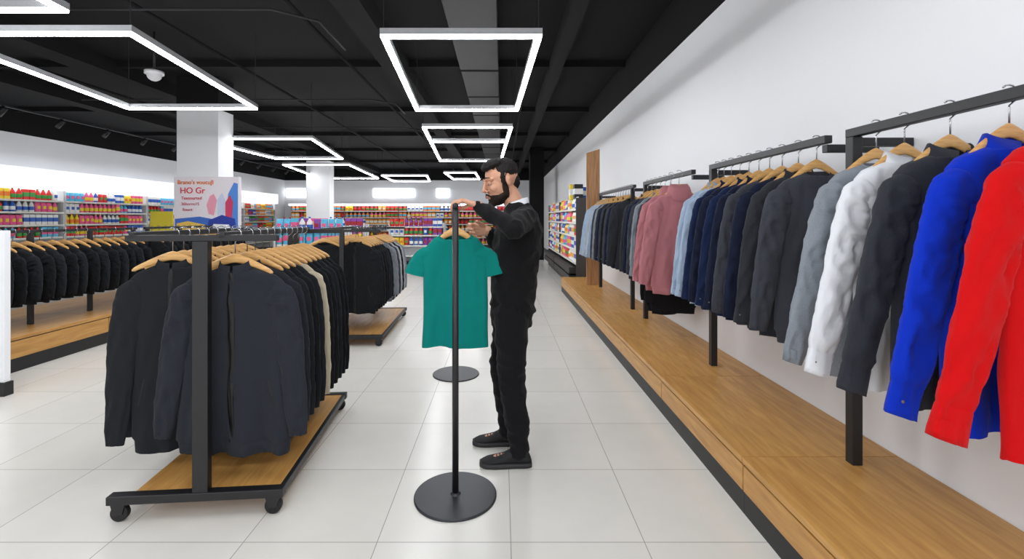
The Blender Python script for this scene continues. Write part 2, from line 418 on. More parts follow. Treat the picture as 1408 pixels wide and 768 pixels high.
# ---- right wall platform
RX=1.67
for k in range(7):
    y0=1.10+1.15*k
    r=empty("display_platform",((1.17+WX)/2,y0+0.575,0),"low oak display platform module with black plinth by white wall","platform","oak platform modules")
    hw=(WX-1.17)/2
    part("top_board",MB().box(-hw,hw-0.005,-0.573,0.573,0.25,0.28),M_oak,r,0.002)
    part("front_panel",MB().box(-hw+0.004,-hw+0.022,-0.57,0.57,0.115,0.238),M_oak,r,0.002)
    part("plinth",MB().box(-hw+0.012,hw-0.015,-0.574,0.574,0.0,0.25),M_plinth,r)
def wallrail(y0,y1,posts,lab):
    r=empty("clothes_rail",(RX,(y0+y1)/2,0.28),lab,"clothes rail","black wall-side clothes rails")
    yc=(y0+y1)/2
    part("rail_bar",MB().box(-0.020,0.020,y0-yc,y1-yc,1.545,1.585),M_black,r,0.003)
    for p in posts:
        part("post",MB().box(-0.024,0.024,p-yc-0.024,p-yc+0.024,0,1.545),M_black,r,0.003)
    for p in (y0+0.03,y1-0.03):
        part("wall_bracket",MB().box(0.0,WX-RX-0.002,p-yc-0.02,p-yc+0.02,1.5,1.54),M_black,r,0.003)
wallrail(0.7,2.22,(0.75,2.19),"thick black square clothes rail carrying bright shirts")
wallrail(2.36,3.68,(3.65,),"black square clothes rail carrying navy and charcoal tops")
wallrail(4.02,5.4,(5.36,),"black square clothes rail carrying pink turtlenecks")
wallrail(5.8,7.88,(5.9,7.8),"black square clothes rail carrying light and dark shirts")
RZ=0.28+1.585+0.006
G="clothes on the wall rails"
big=dict(L=0.94,sh=0.215,hem=0.22,slv=0.865,cl=0.44,cr=0.225,hw=HWr)
hang("shirt","shirt",(RX,1.34,RZ),C_red,"bright red button-up long-sleeved shirt on rail",G,seed=1,yaw=0.0,L=0.94,sh=0.215,hem=0.22,slv=0.86,cl=0.46,cr=0.225,hw=HWr)
hang("shirt","shirt",(RX,1.52,RZ),C_blue,"royal blue long-sleeved shirt with buttoned cuff on rail",G,seed=2,yaw=0.02,**big)
hang("shirt","shirt",(RX,1.72,RZ),C_char2,"charcoal wool overshirt beside royal blue shirt",G,seed=3,yaw=0.0,**big)
hang("shirt","shirt",(RX,1.915,RZ),C_white,"white long-sleeved cotton shirt on wooden hanger",G,seed=4,yaw=0.02,**big)
hang("sweater","sweater",(RX,2.06,RZ),C_grey,"light grey melange sweater beside white shirt",G,seed=5,yaw=0.0,**big)
lst=[(2.45,C_char,"sweater"),(2.60,C_char2,"shirt"),(2.75,C_navy,"sweater"),(2.88,C_char,"sweater"),(3.0,C_navy,"shirt"),(3.12,C_navy2,"shirt"),(3.24,C_navy,"sweater"),(3.36,C_navy2,"shirt"),(3.47,C_lb,"shirt"),(3.57,C_lb,"shirt")]
nm={C_char:"charcoal",C_char2:"dark charcoal",C_navy:"dark navy",C_navy2:"navy blue",C_lb:"pale blue",C_pink:"dusty pink",C_rose:"greyish rose",C_black:"black",C_black2:"faded black",C_slate:"slate black",C_grey:"grey",C_cream:"cream",C_lg:"light grey",C_white:"white"}
for i,(y,c,k) in enumerate(lst):
    hang(k,k,(RX,y,RZ),c,"%s long-sleeved %s hanging on black rail"%(nm[c],k),G,seed=i%4,yaw=random.uniform(-.03,.03),L=0.90,sh=0.215,hem=0.22,slv=0.82,cl=0.37,cr=0.225,flat=0.8,hw=HWr)
lst=[(4.22,C_pink,"turtle"),(4.42,C_pink,"turtle"),(4.58,C_rose,"sweater"),(4.72,C_char,"sweater"),(4.86,C_grey,"shirt"),(5.0,C_char,"sweater"),(5.14,C_navy,"sweater"),(5.28,C_char2,"shirt")]
for i,(y,c,k) in enumerate(lst):
    t={"turtle":"turtleneck_sweater"}.get(k,k)
    hang(t,k,(RX-(0.05 if i<2 else 0),y,RZ),c,"%s %s hanging on black rail"%(nm[c],t.replace('_',' ')),G,seed=i%4,yaw=random.uniform(-.02,.02),L=0.93,sh=0.225 if i<2 else .215,hem=0.255 if i<2 else .22,slv=0.84,cl=0.38 if i<2 else .33,cr=0.23,flat=0.9,hw=HWr)
lst=[C_char2,C_navy,C_char,C_black,C_char,C_navy,C_char2,C_grey,C_char,C_lb,C_lg,C_lb,C_lb,C_lb]
for i,c in enumerate(lst):
    k="shirt" if i%2 else "sweater"
    hang(k,k,(RX,5.95+i*0.135,RZ),c,"%s long-sleeved %s hanging on black rail"%(nm[c],k),G,seed=i%3,yaw=random.uniform(-.03,.03),L=0.90,sh=0.21,hem=0.22,slv=0.84,cl=0.38 if i>8 else .33,cr=0.225,flat=0.8,hw=HWr)
for y in (4.5,4.64):
    hang("sweater","sweater",(RX,y,RZ-0.25),C_black,"long black knit hanging low under pink sweaters",G,seed=1,L=0.92,sh=0.2,hem=0.22,slv=0.8,cl=0.28,cr=0.22,flat=.5)
mb=MB()
R=[]
for z,w in ((0.0,0.115),(2.30,0.115)): R.append([(-w,-0.02,z),(w,-0.02,z+(.07 if z else 0)),(w,0.02,z+(.07 if z else 0)),(-w,0.02,z)])
mb.loft(R)
add("wooden_plank",mb.mesh("wooden_plank",M_plank),loc=(PX(815,8.1),8.08,0.28),label="tall upright wooden board standing against white wall",cat="wooden board",bevel=0.004)

# ------------------------------------------------------------ mobile racks
def caster(parent,x,y):
    mb=MB(); mb.smooth=True
    mb.tube([(x,y-0.014,0.04),(x,y+0.014,0.04)],0.04,24)
    c=part("caster_wheel",mb,M_rubber,parent,0.004)
    mb=MB(); mb.smooth=True; mb.tube([(x,y-0.020,0.04),(x,y+0.020,0.04)],0.012,12); part("hub",mb,M_duct,c)
    mb=MB(); mb.loft([[(x-.02,y-.022,.035),(x+.02,y-.022,.035),(x+.02,y-.017,.035),(x-.02,y-.017,.035)],[(x-.032,y-.022,.084),(x+.032,y-.022,.084),(x+.032,y+.022,.084),(x-.032,y+.022,.084)]])
    part("caster_fork",mb,M_black,parent,0.001)
def mobile_rack(loc,rotz,xl,xr,length,top,rails,lab,up=0.036):
    r=empty("mobile_clothes_rack",loc,lab,"clothes rack",None,rotz)
    for y in (0,length):
        part("upright",MB().box(-up,up,y-0.02,y+0.02,0.12,top-0.045),M_black,r,0.003)
        part("base_bar",MB().box(xl,xr,y-0.025,y+0.025,0.084,0.125),M_black,r,0.004)
        part("top_crossbar",MB().box(min(rails)-0.03,xr-0.03,y-0.018,y+0.018,top-0.045,top-0.015),M_black,r,0.003)
        for x in (xl+0.05,xr-0.05): caster(r,x,y)
    for x in rails:
        part("rail",MB().box(x-0.013,x+0.013,-0.018,length+0.018,top-0.03,top),M_black,r,0.002)
    part("shelf_board",MB().box(xl+0.1,xr-0.03,0.025,length-0.025,0.095,0.12),M_oak,r,0.002)
    part("side_rail",MB().box(xr-0.03,xr-0.005,0.02,length-0.02,0.085,0.12),M_black,r,0.002)
    return r
def rackpt(loc,rotz,x,y,z):
    c,s=math.cos(rotz),math.sin(rotz)
    return (loc[0]+c*x-s*y, loc[1]+s*x+c*y, z)
L1=(-1.451,2.235,0); A1=0.085; T1=1.375
mobile_rack(L1,A1,-0.42,0.385,1.22,T1,(-0.31,0.10),"black wheeled garment rack with oak shelf, full of dark jackets")
G2="dark jackets on the wheeled rack"
jk=[C_slate,C_slate,C_black2,C_black,C_black2,C_cream,C_black,C_black,C_black2,C_black,C_black]
for i in range(11):
    y=0.115 if i==0 else 0.15+i*0.097
    k='jacket' if i!=5 else 'sweater'
    hang("jacket" if k=='jacket' else "sweater",k,rackpt(L1,A1,0.10,y,T1+0.006),jk[i],"%s zip jacket on wooden hanger"%nm[jk[i]] if k=='jacket' else "cream sweater between black jackets",G2,seed=i%4,yaw=A1+random.uniform(-.03,.03) if i else A1-.03,L=0.94,sh=0.235 if i else .25,hem=0.24 if i else .285,slv=0.84,cl=0.345 if i else .385,cr=0.33 if i else .37,flat=0.8 if i==0 else 0.5)
for i in range(9):
    y=0.30+i*0.10; c=[C_black2,C_slate,C_black][i%3]
    hang("jacket",'jacket',rackpt(L1,A1,-0.31,y,T1+0.006),c,"%s zip jacket on wooden hanger"%nm[c],G2,seed=(i+1)%4,yaw=A1+0.1+random.uniform(-.04,.04),L=1.0,sh=0.21,hem=0.19,slv=0.94,cl=0.31,cr=0.26,flat=0.5)
L2=(-1.80,5.2,0); A2=0.04; T2=1.33
mobile_rack(L2,A2,-0.35,0.46,1.6,T2,(-0.22,0.12),"black wheeled garment rack with oak shelf, further along aisle",up=0.025)
cs=[C_black,C_black2,C_black,C_black,C_slate,C_black,C_grey,C_char,C_lg,C_black,C_lg,C_grey]
for i in range(12):
    hang("jacket" if i<6 else "sweater",'jacket' if i<6 else 'sweater',rackpt(L2,A2,0.16 if i>5 else 0.12,0.12+i*0.125,T2+0.006),cs[i],"%s %s on second wheeled rack"%(nm[cs[i]],"jacket" if i<6 else "sweater"),"clothes on the second wheeled rack",seed=i%4,yaw=A2+random.uniform(-.05,.05),L=0.80,sh=0.22,hem=0.24,slv=0.70,cl=0.30,cr=0.32,flat=.6)
for i in range(11):
    hang("sweater",'sweater',rackpt(L2,A2,-0.24,0.12+i*0.13,T2+0.006),[C_black,C_black2][i%2],"%s sweater on second wheeled rack"%nm[[C_black,C_black2][i%2]],"clothes on the second wheeled rack",seed=(i+2)%4,yaw=A2,L=0.78,sh=0.215,hem=0.22,slv=0.68,cl=0.28,cr=0.28,flat=.6)

for k in range(3):
    y0=3.85+1.5*k
    r=empty("display_platform",(-5.25,y0+0.75,0),"low oak display platform module with black plinth under black tops","platform","oak platforms under black tops")
    part("top_board",MB().box(-0.7,0.7,-0.748,0.748,0.30,0.33),M_oak,r,0.002)
    part("front_panel",MB().box(0.68,0.696,-0.745,0.745,0.13,0.29),M_oak,r,0.002)
    part("plinth",MB().box(-0.68,0.685,-0.748,0.748,0,0.30),M_plinth,r)
for y0 in (4.15,6.4):
    r=empty("clothes_rail",(-4.95,y0,0.33),"black freestanding clothes rail on oak platform with black tops","clothes rail","rails on oak platforms")
    part("rail_bar",MB().box(-0.018,0.018,0,2.1,0.96,0.99),M_black,r,0.002)
    for y in (0.05,0.7,1.4,2.05): part("post",MB().box(-0.02,0.02,y-0.02,y+0.02,0,0.96),M_black,r,0.002)
    for i in range(15):
        c=[C_black,C_black2][i%2]
        hang("sweater",'sweater',(-4.95,y0+0.12+i*0.135,1.326),c,"%s top hanging above oak platform"%nm[c],"black tops above the oak platform",seed=i%4,yaw=random.uniform(-.06,.06),L=0.57,sh=0.22,hem=0.235,slv=0.52,cl=0.29,cr=0.29,flat=.7)

# ------------------------------------------------------------ shirt stand
S0=Vector((-0.241,2.40,0)); S1=Vector((-0.424,4.27,0))
r=empty("garment_stand",S0,"black garment rail on two round floor discs holding teal t-shirt","clothes stand")
for p in (S0,S1):
    q=p-S0
    mb=MB(); mb.cyl((q.x,q.y),0.213,0,0.008,64,0.213); mb.cyl((q.x,q.y),0.213,0.008,0.011,64,0.208); mb.cyl((q.x,q.y),0.028,0.011,0.02,24,0.02)
    part("base_disc",mb,mat("dark_grey_steel",(56,57,62),0.42,0.4),r)
    mb=MB(); mb.smooth=True; mb.tube([(q.x,q.y,0.011),(q.x,q.y,1.50)],0.0165,20); part("pole",mb,M_black,r)
d=(S1-S0).normalized()
mb=MB(); mb.smooth=True; a=-d*0.02+Vector((0,0,1.505)); b=(S1-S0)+d*0.02+Vector((0,0,1.505)); mb.tube([a,b],0.0155,16); part("top_rail",mb,M_black,r)
ty=2.70; tx=S0.x+(ty-2.4)*d.x/d.y
body=hang("t_shirt","tee",(tx,ty,1.526),C_teal,"teal short-sleeved t-shirt on wooden hanger, held by the man","clothes on the stand",yaw=0.02,L=0.645,sh=0.192,hem=0.19,slv=0.225,cl=0.268,cr=0.268,seed=2,cat="t-shirt",flat=.8)
del body["group"]

# ------------------------------------------------------------ man
def blob(name,build,voxel,mt,smooth=6,fold=None):
    mb=MB(); build(mb)
    me=mb.mesh("tmp",mt); o=bpy.data.objects.new("tmp",me); COL.objects.link(o)
    rm=o.modifiers.new("r",'REMESH'); rm.mode='VOXEL'; rm.voxel_size=voxel; rm.use_smooth_shade=True
    sm=o.modifiers.new("s",'SMOOTH'); sm.iterations=smooth; sm.factor=0.5
    dg=bpy.context.evaluated_depsgraph_get(); ev=o.evaluated_get(dg)
    res=bpy.data.meshes.new_from_object(ev); res.name=name
    bpy.data.objects.remove(o)
    if fold:
        ns=[v.normal.copy() for v in res.vertices]
        for v,nn in zip(res.vertices,ns): v.co=v.co+nn*fold(v.co)
    res.materials.clear(); res.materials.append(mt)
    res.polygons.foreach_set("use_smooth",[True]*len(res.polygons)); res.update()
    return res
def cap(mb,p0,r0,p1,r1,n=16):
    p0=Vector(p0);p1=Vector(p1); mb.tube([p0,p1],[r0,r1],n); mb.sphere(p0,r0,n); mb.sphere(p1,r1,n)
def ell(mb,rows,yc):
    R=[]
    for z,cx,rx,ry in rows: R.append([(cx+rx*math.cos(2*math.pi*j/32),yc+ry*math.sin(2*math.pi*j/32),z) for j in range(32)])
    mb.loft(R)
YC=2.82
shL=Vector((0.122,2.655,1.435)); elL=Vector((0.060,2.415,1.388)); wrL=Vector((-0.135,2.555,1.512))
shR=Vector((0.112,2.985,1.435)); elR=Vector((0.03,3.02,1.17)); wrR=Vector((-0.085,2.835,1.365))
hipL=Vector((0.057,2.74,0.88)); knL=Vector((0.058,2.715,0.48)); anL=Vector((0.105,2.70,0.09))
hipR=Vector((0.057,2.90,0.88)); knR=Vector((0.0,2.93,0.48)); anR=Vector((0.045,2.95,0.09))
HC=Vector((-0.008,2.82,1.665)); HR=Matrix.Rotation(math.radians(24),3,'Z')@Matrix.Rotation(math.radians(-16),3,'Y'); HS=1.10
def hp(x,y,z): return HC+(HR@Vector((x,y,z)))*HS
def hs(mb,c,r,n=20):
    if not hasattr(r,'__len__'): r=(r,r,r)
    mb.sphere(hp(*c),tuple(q*HS for q in r),n,HR)
def hc(mb,a,ra,b,rb): cap(mb,hp(*a),ra*HS,hp(*b),rb*HS,12)
def hand(mb,w,f,nrm,bends,spread=0.02,tb=(0.5,0.7,0.25),tcurl=25):
    f=f.normalized(); nrm=(nrm-f*nrm.dot(f)).normalized(); s=tb_side
    s=(s-f*s.dot(f)-nrm*s.dot(nrm)).normalized()
    offs=(0.031,0.010,-0.011,-0.030); kl=(0.088,0.092,0.087,0.078)
    seg=((0.044,0.027,0.021),(0.048,0.030,0.022),(0.044,0.028,0.021),(0.034,0.022,0.018))
    for i in range(4):
        k=w+f*kl[i]+s*offs[i]
        cap(mb,w+s*offs[i]*0.55+f*0.01,0.0165,k,0.0125,12)
        p=k; ax=f.cross(nrm)
        dirv=(f+s*offs[i]*spread*30).normalized()
        r=0.0105 if i<3 else 0.0092
        for j in range(3):
            dd=(Matrix.Rotation(math.radians(bends[i][j]),3,ax)@dirv)
            q=p+dd*seg[i][j]
            cap(mb,p,r,q,r*0.92,10); p=q; r*=0.93; dirv=dd
    p=w+f*0.022+s*0.022; cap(mb,w+f*0.005+s*0.005,0.016,p,0.0155,12)
    dd=(f*tb[0]+s*tb[1]+nrm*tb[2]).normalized(); r=0.013
    for ln in (0.042,0.032,0.026):
        q=p+dd*ln; cap(mb,p,r,q,r*0.92,10); p=q; r*=0.9
        dd=(dd+nrm*math.sin(math.radians(tcurl))+f*0.25).normalized()
tb_side=Vector((0,1,0))
def body_build(mb):
    global tb_side
    hs(mb,(.015,0,.03),(.096,.075,.088)); hs(mb,(-.03,0,-.02),(.06,.060,.085)); hs(mb,(-.045,0,-.08),(.048,.046,.036)); hs(mb,(-.078,0,-.102),.020)
    for s in (-1,1):
        hs(mb,(0,s*.05,-.06),(.032,.015,.035)); hs(mb,(-.058,s*.034,-.024),(.028,.022,.024)); hc(mb,(-.088,s*.012,.030),.008,(-.068,s*.046,.026),.009)
        hs(mb,(-.099,s*.012,-.034),.0085); hs(mb,(.012,s*.077,-.004),(.015,.008,.027)); hs(mb,(.017,s*.082,.006),(.010,.005,.015))
    hc(mb,(-.090,0,.018),.007,(-.113,0,-.026),.0105); hs(mb,(-.094,0,-.059),(.010,.023,.006)); hs(mb,(-.091,0,-.070),(.010,.019,.007))
    cap(mb,hp(.03,0,-.05),.056,(0.10,YC,1.47),.062,20)
    ell(mb,[(.80,.055,.10,.14),(.95,.06,.105,.15),(1.1,.07,.105,.155),(1.25,.08,.115,.17),(1.36,.09,.11,.175),(1.43,.10,.09,.15),(1.49,.10,.06,.08)],YC)
    for a,b,c in ((shL,elL,wrL),(shR,elR,wrR)):
        cap(mb,a,.055,b,.040); cap(mb,b,.040,c,.027)
    for a,b,c in ((hipL,knL,anL),(hipR,knR,anR)):
        cap(mb,a,.08,b,.052); cap(mb,b,.052,c,.036); cap(mb,c-Vector((0,0,.03)),.03,c+Vector((-.14,0,-.05)),.02)
    tb_side=Vector((0,1,0))
    hand(mb,wrL,Vector((-1,.12,.34)),Vector((-.2,0,-1)),((22,46,34),(30,48,36),(36,50,36),(44,48,34)),tb=(0.75,0.6,0.35),tcurl=28)
    tb_side=Vector((0,-0.2,1))
    hand(mb,wrR,Vector((-1,-.25,.08)),Vector((0,-1,-.1)),((30,50,30),(42,52,35),(48,55,35),(52,55,35)),tb=(0.7,0.45,0.55),tcurl=22)
M_skin=mat("skin",(200,148,120),0.5,nscale=25,nvar=0.06,bump=0.05,bscale=300)
person=add("person",blob("person_body",body_build,0.0042,M_skin,3),label="bearded man in black sweater and jeans handling a teal t-shirt",cat="person")
M_swt=fabric("black_sweater_knit",(18,18,20)); M_jean=fabric("black_denim",(19,19,22)); M_hair=mat("black_hair",(22,18,16),0.7,nscale=60,nvar=0.4,bump=0.6,bscale=160,stretch=(1,1,0.4),spec=.3)
M_beard=mat("dark_beard",(36,27,22),0.8,nscale=120,nvar=0.5,bump=0.9,bscale=260,spec=.2)
def sw_build(mb):
    ell(mb,[(.835,.062,.122,.160),(.86,.064,.133,.17),(.95,.068,.136,.172),(1.1,.076,.140,.178),(1.25,.090,.152,.195),(1.36,.102,.146,.20),(1.43,.108,.124,.185),(1.485,.106,.094,.130),(1.52,.100,.074,.088),(1.535,.096,.064,.070)],YC)
    for a,b,c in ((shL,elL,wrL),(shR,elR,wrR)):
        cap(mb,a,.078,b,.056); e=b.lerp(c,.86); cap(mb,b,.056,e,.041); cap(mb,e,.037,b.lerp(c,.94),.036)
def sw_fold(p):
    k=.008*noise.noise(Vector((p.x*9,p.y*9,p.z*16)))+.009*crease(p.x*12+p.z*5,p.y*9,p.z*13)
    d=min((p-elL).length,(p-elR).length)
    if d<.2: k+=.008*crease(p.x*26+p.z*10,p.y*8,p.z*9)*(1-d/.2)
    if .87<p.z<1.05: k+=.005*math.sin(p.z*65+2.5*math.sin(p.x*9+p.y*4))*min(1,(1.05-p.z)*6)
    return k
add("sweater",blob("sweater",sw_build,.006,M_swt,5,sw_fold),person,label="black crew-neck sweater")
def tr_build(mb):
    ell(mb,[(.79,.058,.122,.150),(.86,.059,.130,.165),(.95,.062,.120,.158),(.99,.064,.110,.15)],YC)
    for a,b,c in ((hipL,knL,anL),(hipR,knR,anR)):
        cap(mb,a,.108,b,.079); cap(mb,b,.079,c+Vector((0,0,.03)),.060); cap(mb,c+Vector((0,0,.03)),.060,c+Vector((-.005,0,-.0)),.060)
def tr_fold(p):
    k=.006*noise.noise(Vector((p.x*10,p.y*10,p.z*14)))+.008*crease(p.x*9+p.z*7,p.y*9,p.z*9)
    if p.z<.3: k+=.006*crease(p.x*6+p.z*4,p.y*5,p.z*24)
    if .4<p.z<.6: k+=.006*crease(p.x*9+p.z*12,p.y*5,p.z*20)
    return k
add("trousers",blob("trousers",tr_build,.006,M_jean,5,tr_fold),person,label="black jeans")
def hair_build(mb):
    hs(mb,(.026,0,.050),(.091,.077,.078)); hs(mb,(-.028,0,.100),(.055,.058,.030)); hs(mb,(-.066,0,.092),(.024,.044,.020)); hs(mb,(.07,0,-.012),(.040,.056,.056)); hs(mb,(-.01,0,.102),(.07,.066,.030))
    for s in(-1,1): hs(mb,(-.004,s*.060,.02),(.022,.016,.045))
def hair_fold(p):
    return .003*noise.noise(Vector((p.x*45,p.y*90,p.z*45)))+.002*noise.noise(p*180)
add("hair",blob("hair",hair_build,.0035,M_hair,2,hair_fold),person,label="short black hair")
def beard_build(mb):
    hs(mb,(-.042,0,-.084),(.054,.053,.042)); hs(mb,(-.080,0,-.106),(.024,.027,.022)); hs(mb,(-.01,0,-.078),(.045,.060,.036))
    for s in(-1,1):
        hs(mb,(-.006,s*.057,-.045),(.020,.012,.050)); hc(mb,(-.014,s*.052,-.070),.018,(-.05,s*.040,-.084),.018)
        hc(mb,(-.102,s*.004,-.049),.005,(-.090,s*.032,-.066),.006)
add("beard",blob("beard",beard_build,.0035,M_beard,3,lambda p:.0015*noise.noise(p*170)),person,label="short dark beard and moustache")
for s in(-1,1):
    mb=MB(); mb.smooth=True; hs(mb,(-.0780,s*.030,.006),.0120); part("eye",mb,mat("eye_white",(170,150,138),0.3),person)
    mb=MB(); mb.smooth=True; hs(mb,(-.0870,s*.031,.001),(.004,.005,.004)); part("iris",mb,mat("iris_brown",(30,18,12),0.2),person)
    mb=MB(); mb.smooth=True; hs(mb,(-.0790,s*.030,.0105),(.0125,.0145,.0105)); part("eyelid",mb,M_skin,person)
    mb=MB(); mb.smooth=True; mb.tube([hp(-.099,s*.014,.036),hp(-.095,s*.03,.041),hp(-.078,s*.05,.036)],[.003,.004,.002],8); part("eyebrow",mb,M_hair,person)
mb=MB(); mb.smooth=True; hs(mb,(-.1035,0,-.0655),(.006,.019,.006)); part("lips",mb,mat("lips",(160,96,86),0.45),person)
mb=MB(); mb.smooth=True; R=[]
for z,rr in ((1.51,.078),(1.542,.070),(1.547,.067),(1.515,.064)): R.append([(0.090+rr*1.0*math.cos(2*math.pi*j/32),YC+rr*math.sin(2*math.pi*j/32),z+0.35*rr*math.cos(2*math.pi*j/32)) for j in range(32)])
mb.loft(R,False); part("undershirt_collar",mb,C_white,person,label="white undershirt collar")
def shoe(heel,toe,y,z0=0):
    L=heel-toe
    tab=[(0,.024,.045),(.04,.033,.075),(.15,.038,.095),(.30,.038,.105),(.42,.040,.088),(.55,.044,.068),(.7,.049,.055),(.85,.046,.046),(.95,.034,.036),(1.0,.018,.026)]
    mb=MB(); mb.smooth=True; R=[]
    for i in range(24):
        t=i/23; w,h=interp(tab,t); x=heel-L*t; ring=[]
        for j in range(20):
            a=2*math.pi*j/20; ca,sa=math.cos(a),math.sin(a)
            ring.append((x,y+w*math.copysign(abs(ca)**.7,ca),z0+.018+max(0,(h-.018)*(0.5+0.5*sa)) ))
        R.append(ring)
    mb.loft(R); up=part("shoe",mb,mat("black_suede",(22,22,24),0.75,bump=.2),person,label="black low sneaker")
    mb=MB(); mb.smooth=True; R=[]
    for z,e in ((0,.0),(.006,.004),(.024,.005),(.028,.0)):
        ring=[]
        for sgn in (1,-1):
            for i in range(18):
                t=i/17 if sgn==1 else 1-i/17
                w,_=interp(tab,t); ring.append((heel-L*t+(e if t<.5 else -e),y+sgn*(w*1.02+e),z0+z))
        R.append(ring)
    mb.loft(R); part("sole",mb,mat("black_rubber_sole",(38,38,40),0.6),up)
    mb=MB(); mb.smooth=True
    for i in range(5):
        t=.42+i*.06; w,h=interp(tab,t); mb.tube([(heel-L*t,y-w*.6,z0+h*.86),(heel-L*t-.006,y,z0+h+.003),(heel-L*t,y+w*.6,z0+h*.86)],.0035,6)
    part("laces",mb,M_duct,up)
shoe(.170,-.125,2.695); shoe(.105,-.182,2.95)

# ------------------------------------------------------------ shelving and products
def bay(name,loc,rotz,W,Ht,dp,zs,cm,lab,grp,canopy=True):
    r=empty(name,loc,lab,"shelving",grp,rotz)
    part("back_panel",MB().box(-W/2,W/2,dp-.02,dp,0,Ht),cm,r)
    for s in(-1,1): part("side_panel",MB().box(s*W/2-.012,s*W/2+.012,.02,dp,0,Ht),cm,r)
    part("base",MB().box(-W/2,W/2,0,dp,0,.16),M_plinth,r)
    for z in zs:
        part("shelf",MB().box(-W/2,W/2,0.02,dp-.02,z-.025,z),M_shelfw,r)
        part("price_strip",MB().box(-W/2,W/2,0.008,0.02,z-.035,z+.005),mat("price_strip",(235,232,220),.5,nscale=90,nvar=.3),r)
    if canopy:
        part("canopy",MB().box(-W/2,W/2,-.12,dp,Ht-.02,Ht+.42),M_canopy,r,0.02)
    return r
PAL=[(222,40,36),(244,126,30),(248,214,40),(60,160,70),(40,96,190),(240,240,236),(140,66,170),(240,96,150),(90,190,225),(165,30,44),(250,165,60),(252,252,248)]
PM=[mat("pack_%d"%i,c,.4,nscale=40,nvar=.15) for i,c in enumerate(PAL)]
def prodmesh(kind,ci,lj):
    mb=MB()
    if kind=="bottle":
        mb.smooth=True; prof=((.0,.034),(.005,.037),(.13,.037),(.165,.022),(.19,.013),(.205,.013)); n=12
        mb.loft([[(r*math.cos(2*math.pi*j/n),r*math.sin(2*math.pi*j/n),z) for j in range(n)] for z,r in prof])
        mb.mi=1; mb.loft([[(r*math.cos(2*math.pi*j/n),r*math.sin(2*math.pi*j/n),z) for j in range(n)] for z,r in ((.035,.0375),(.038,.0385),(.10,.0385),(.103,.0375))],False)
        mb.loft([[(r*math.cos(2*math.pi*j/n),r*math.sin(2*math.pi*j/n),z) for j in range(n)] for z,r in ((.2,.015),(.225,.015))])
    elif kind=="carton":
        mb.box(-.05,.05,-.03,.03,0,.2); mb.mi=1; mb.box(-.051,.051,-.031,.031,.06,.14)
    else:
        n=10; R=[]
        for z,w,d in ((0,.045,.03),(.02,.055,.034),(.12,.055,.03),(.17,.052,.012),(.19,.055,.002)): R.append([(w*math.copysign(abs(math.cos(2*math.pi*j/n))**.6,math.cos(2*math.pi*j/n)),d*math.sin(2*math.pi*j/n),z) for j in range(n)])
        mb.smooth=True; mb.loft(R); mb.mi=1; mb.smooth=False; mb.box(-.03,.03,-.036,-.03,.06,.12)
    return mb.mesh(kind,[PM[ci],PM[lj]])
PMESH={(k,i):prodmesh(k,i,(i*5+3)%12) for k in("bottle","carton","pouch") for i in range(12)}
def stock(r,W,zs,step,pal,grp,yoff=.08,sc=1.0,kinds=("bottle","carton","pouch"),run=(1,4)):
    M=Matrix.Translation(r.location)@Matrix.Rotation(r.rotation_euler.z,4,'Z')
    for z in zs:
        x=-W/2+.08; c=random.choice(pal); k=random.choice(kinds); left=random.randint(*run)
        while x<W/2-.06:
            if left==0: c=random.choice(pal); k=random.choice(kinds); left=random.randint(*run)
            left-=1
            p=M@Vector((x,yoff,z+.0005))
            o=bpy.data.objects.new(k+("_pack" if k=="pouch" else ""),PMESH[(k,c)]); COL.objects.link(o)
            o.location=p; o.rotation_euler=(0,0,r.rotation_euler.z); o.scale=(sc*(1.25 if k=="bottle" else 1),sc,min(sc,1.2))
            o["label"]={"bottle":"small coloured bottle standing on shop shelf","carton":"small coloured carton standing on shop shelf","pouch":"coloured pouch of goods on shop shelf"}[k]
            o["category"]={"bottle":"bottle","carton":"carton","pouch":"pouch"}[k]; o["group"]=grp
            x+=step
allp=list(range(12))
for k in range(5):
    zs=(.45,.75,1.02,1.30,1.58,1.84)
    r=bay("wall_shelving",(-10.15,9.5+2.5*k,0),math.pi/2,2.46,2.1,.6,zs,M_shelfw,"white grocery shelving bay with lit canopy and coloured goods","wall shelving bays")
    stock(r,2.46,zs[2:],.13,[4,5,8,0,2,7,5,7,0] if k<3 else allp,"goods on the wall shelving",sc=1.12)
for k in range(4):
    zs=(.2,.52,.84,1.16,1.48,1.80)
    r=bay("chiller_shelving",(-8.9+2.6*k,22.3,0),0,2.56,2.12,.65,zs,mat("dark_shelf_back",(130,96,84),.6),"dark-backed grocery shelving bay full of coloured goods","end wall shelving bays",canopy=False)
    part("light_header",MB().box(-1.28,1.28,-.25,.1,2.04,2.14),M_panel,r)
    stock(r,2.56,zs,.2,[0,1,2,9,10,0,1,5,7,10],"goods on the end wall shelving",sc=1.7)
for k in range(2):
    zs=(.55,.82,1.09,1.36,1.63)
    r=bay("side_shelving",(1.46,10.55+2.7*k,0),-math.pi/2,2.66,1.85,.47,zs,mat("graphite_shelf",(60,58,58),.5),"dark shelving bay with toiletries along white wall","side shelving bays",canopy=False)
    stock(r,2.66,zs,.13,[5,11,8,4,0,7,5,2],"goods on the side shelving",sc=1.1)
    for z in (.17,.33):
        mb=MB().box(-1.32,1.32,-.12,.4,z,z+.13); part("drawer",mb,M_black,r,0.01)
for i,(c,h) in enumerate(((0,.3),(9,.26),(5,.34))):
    mb=MB().box(-.09,.09,-.1,.1,0,h); mb.mi=1; mb.box(-.091,.091,-.101,.101,h*.3,h*.7)
    add("storage_box",mb.mesh("box",[PM[[9,4,2][i]] if i else M_black,PM[5]]),loc=(1.60+.12*(i%2),9.7+i*.3,1.8505),label="upright boxed product standing on top of side shelving",cat="box",group="boxes on the side shelving",bevel=.004)
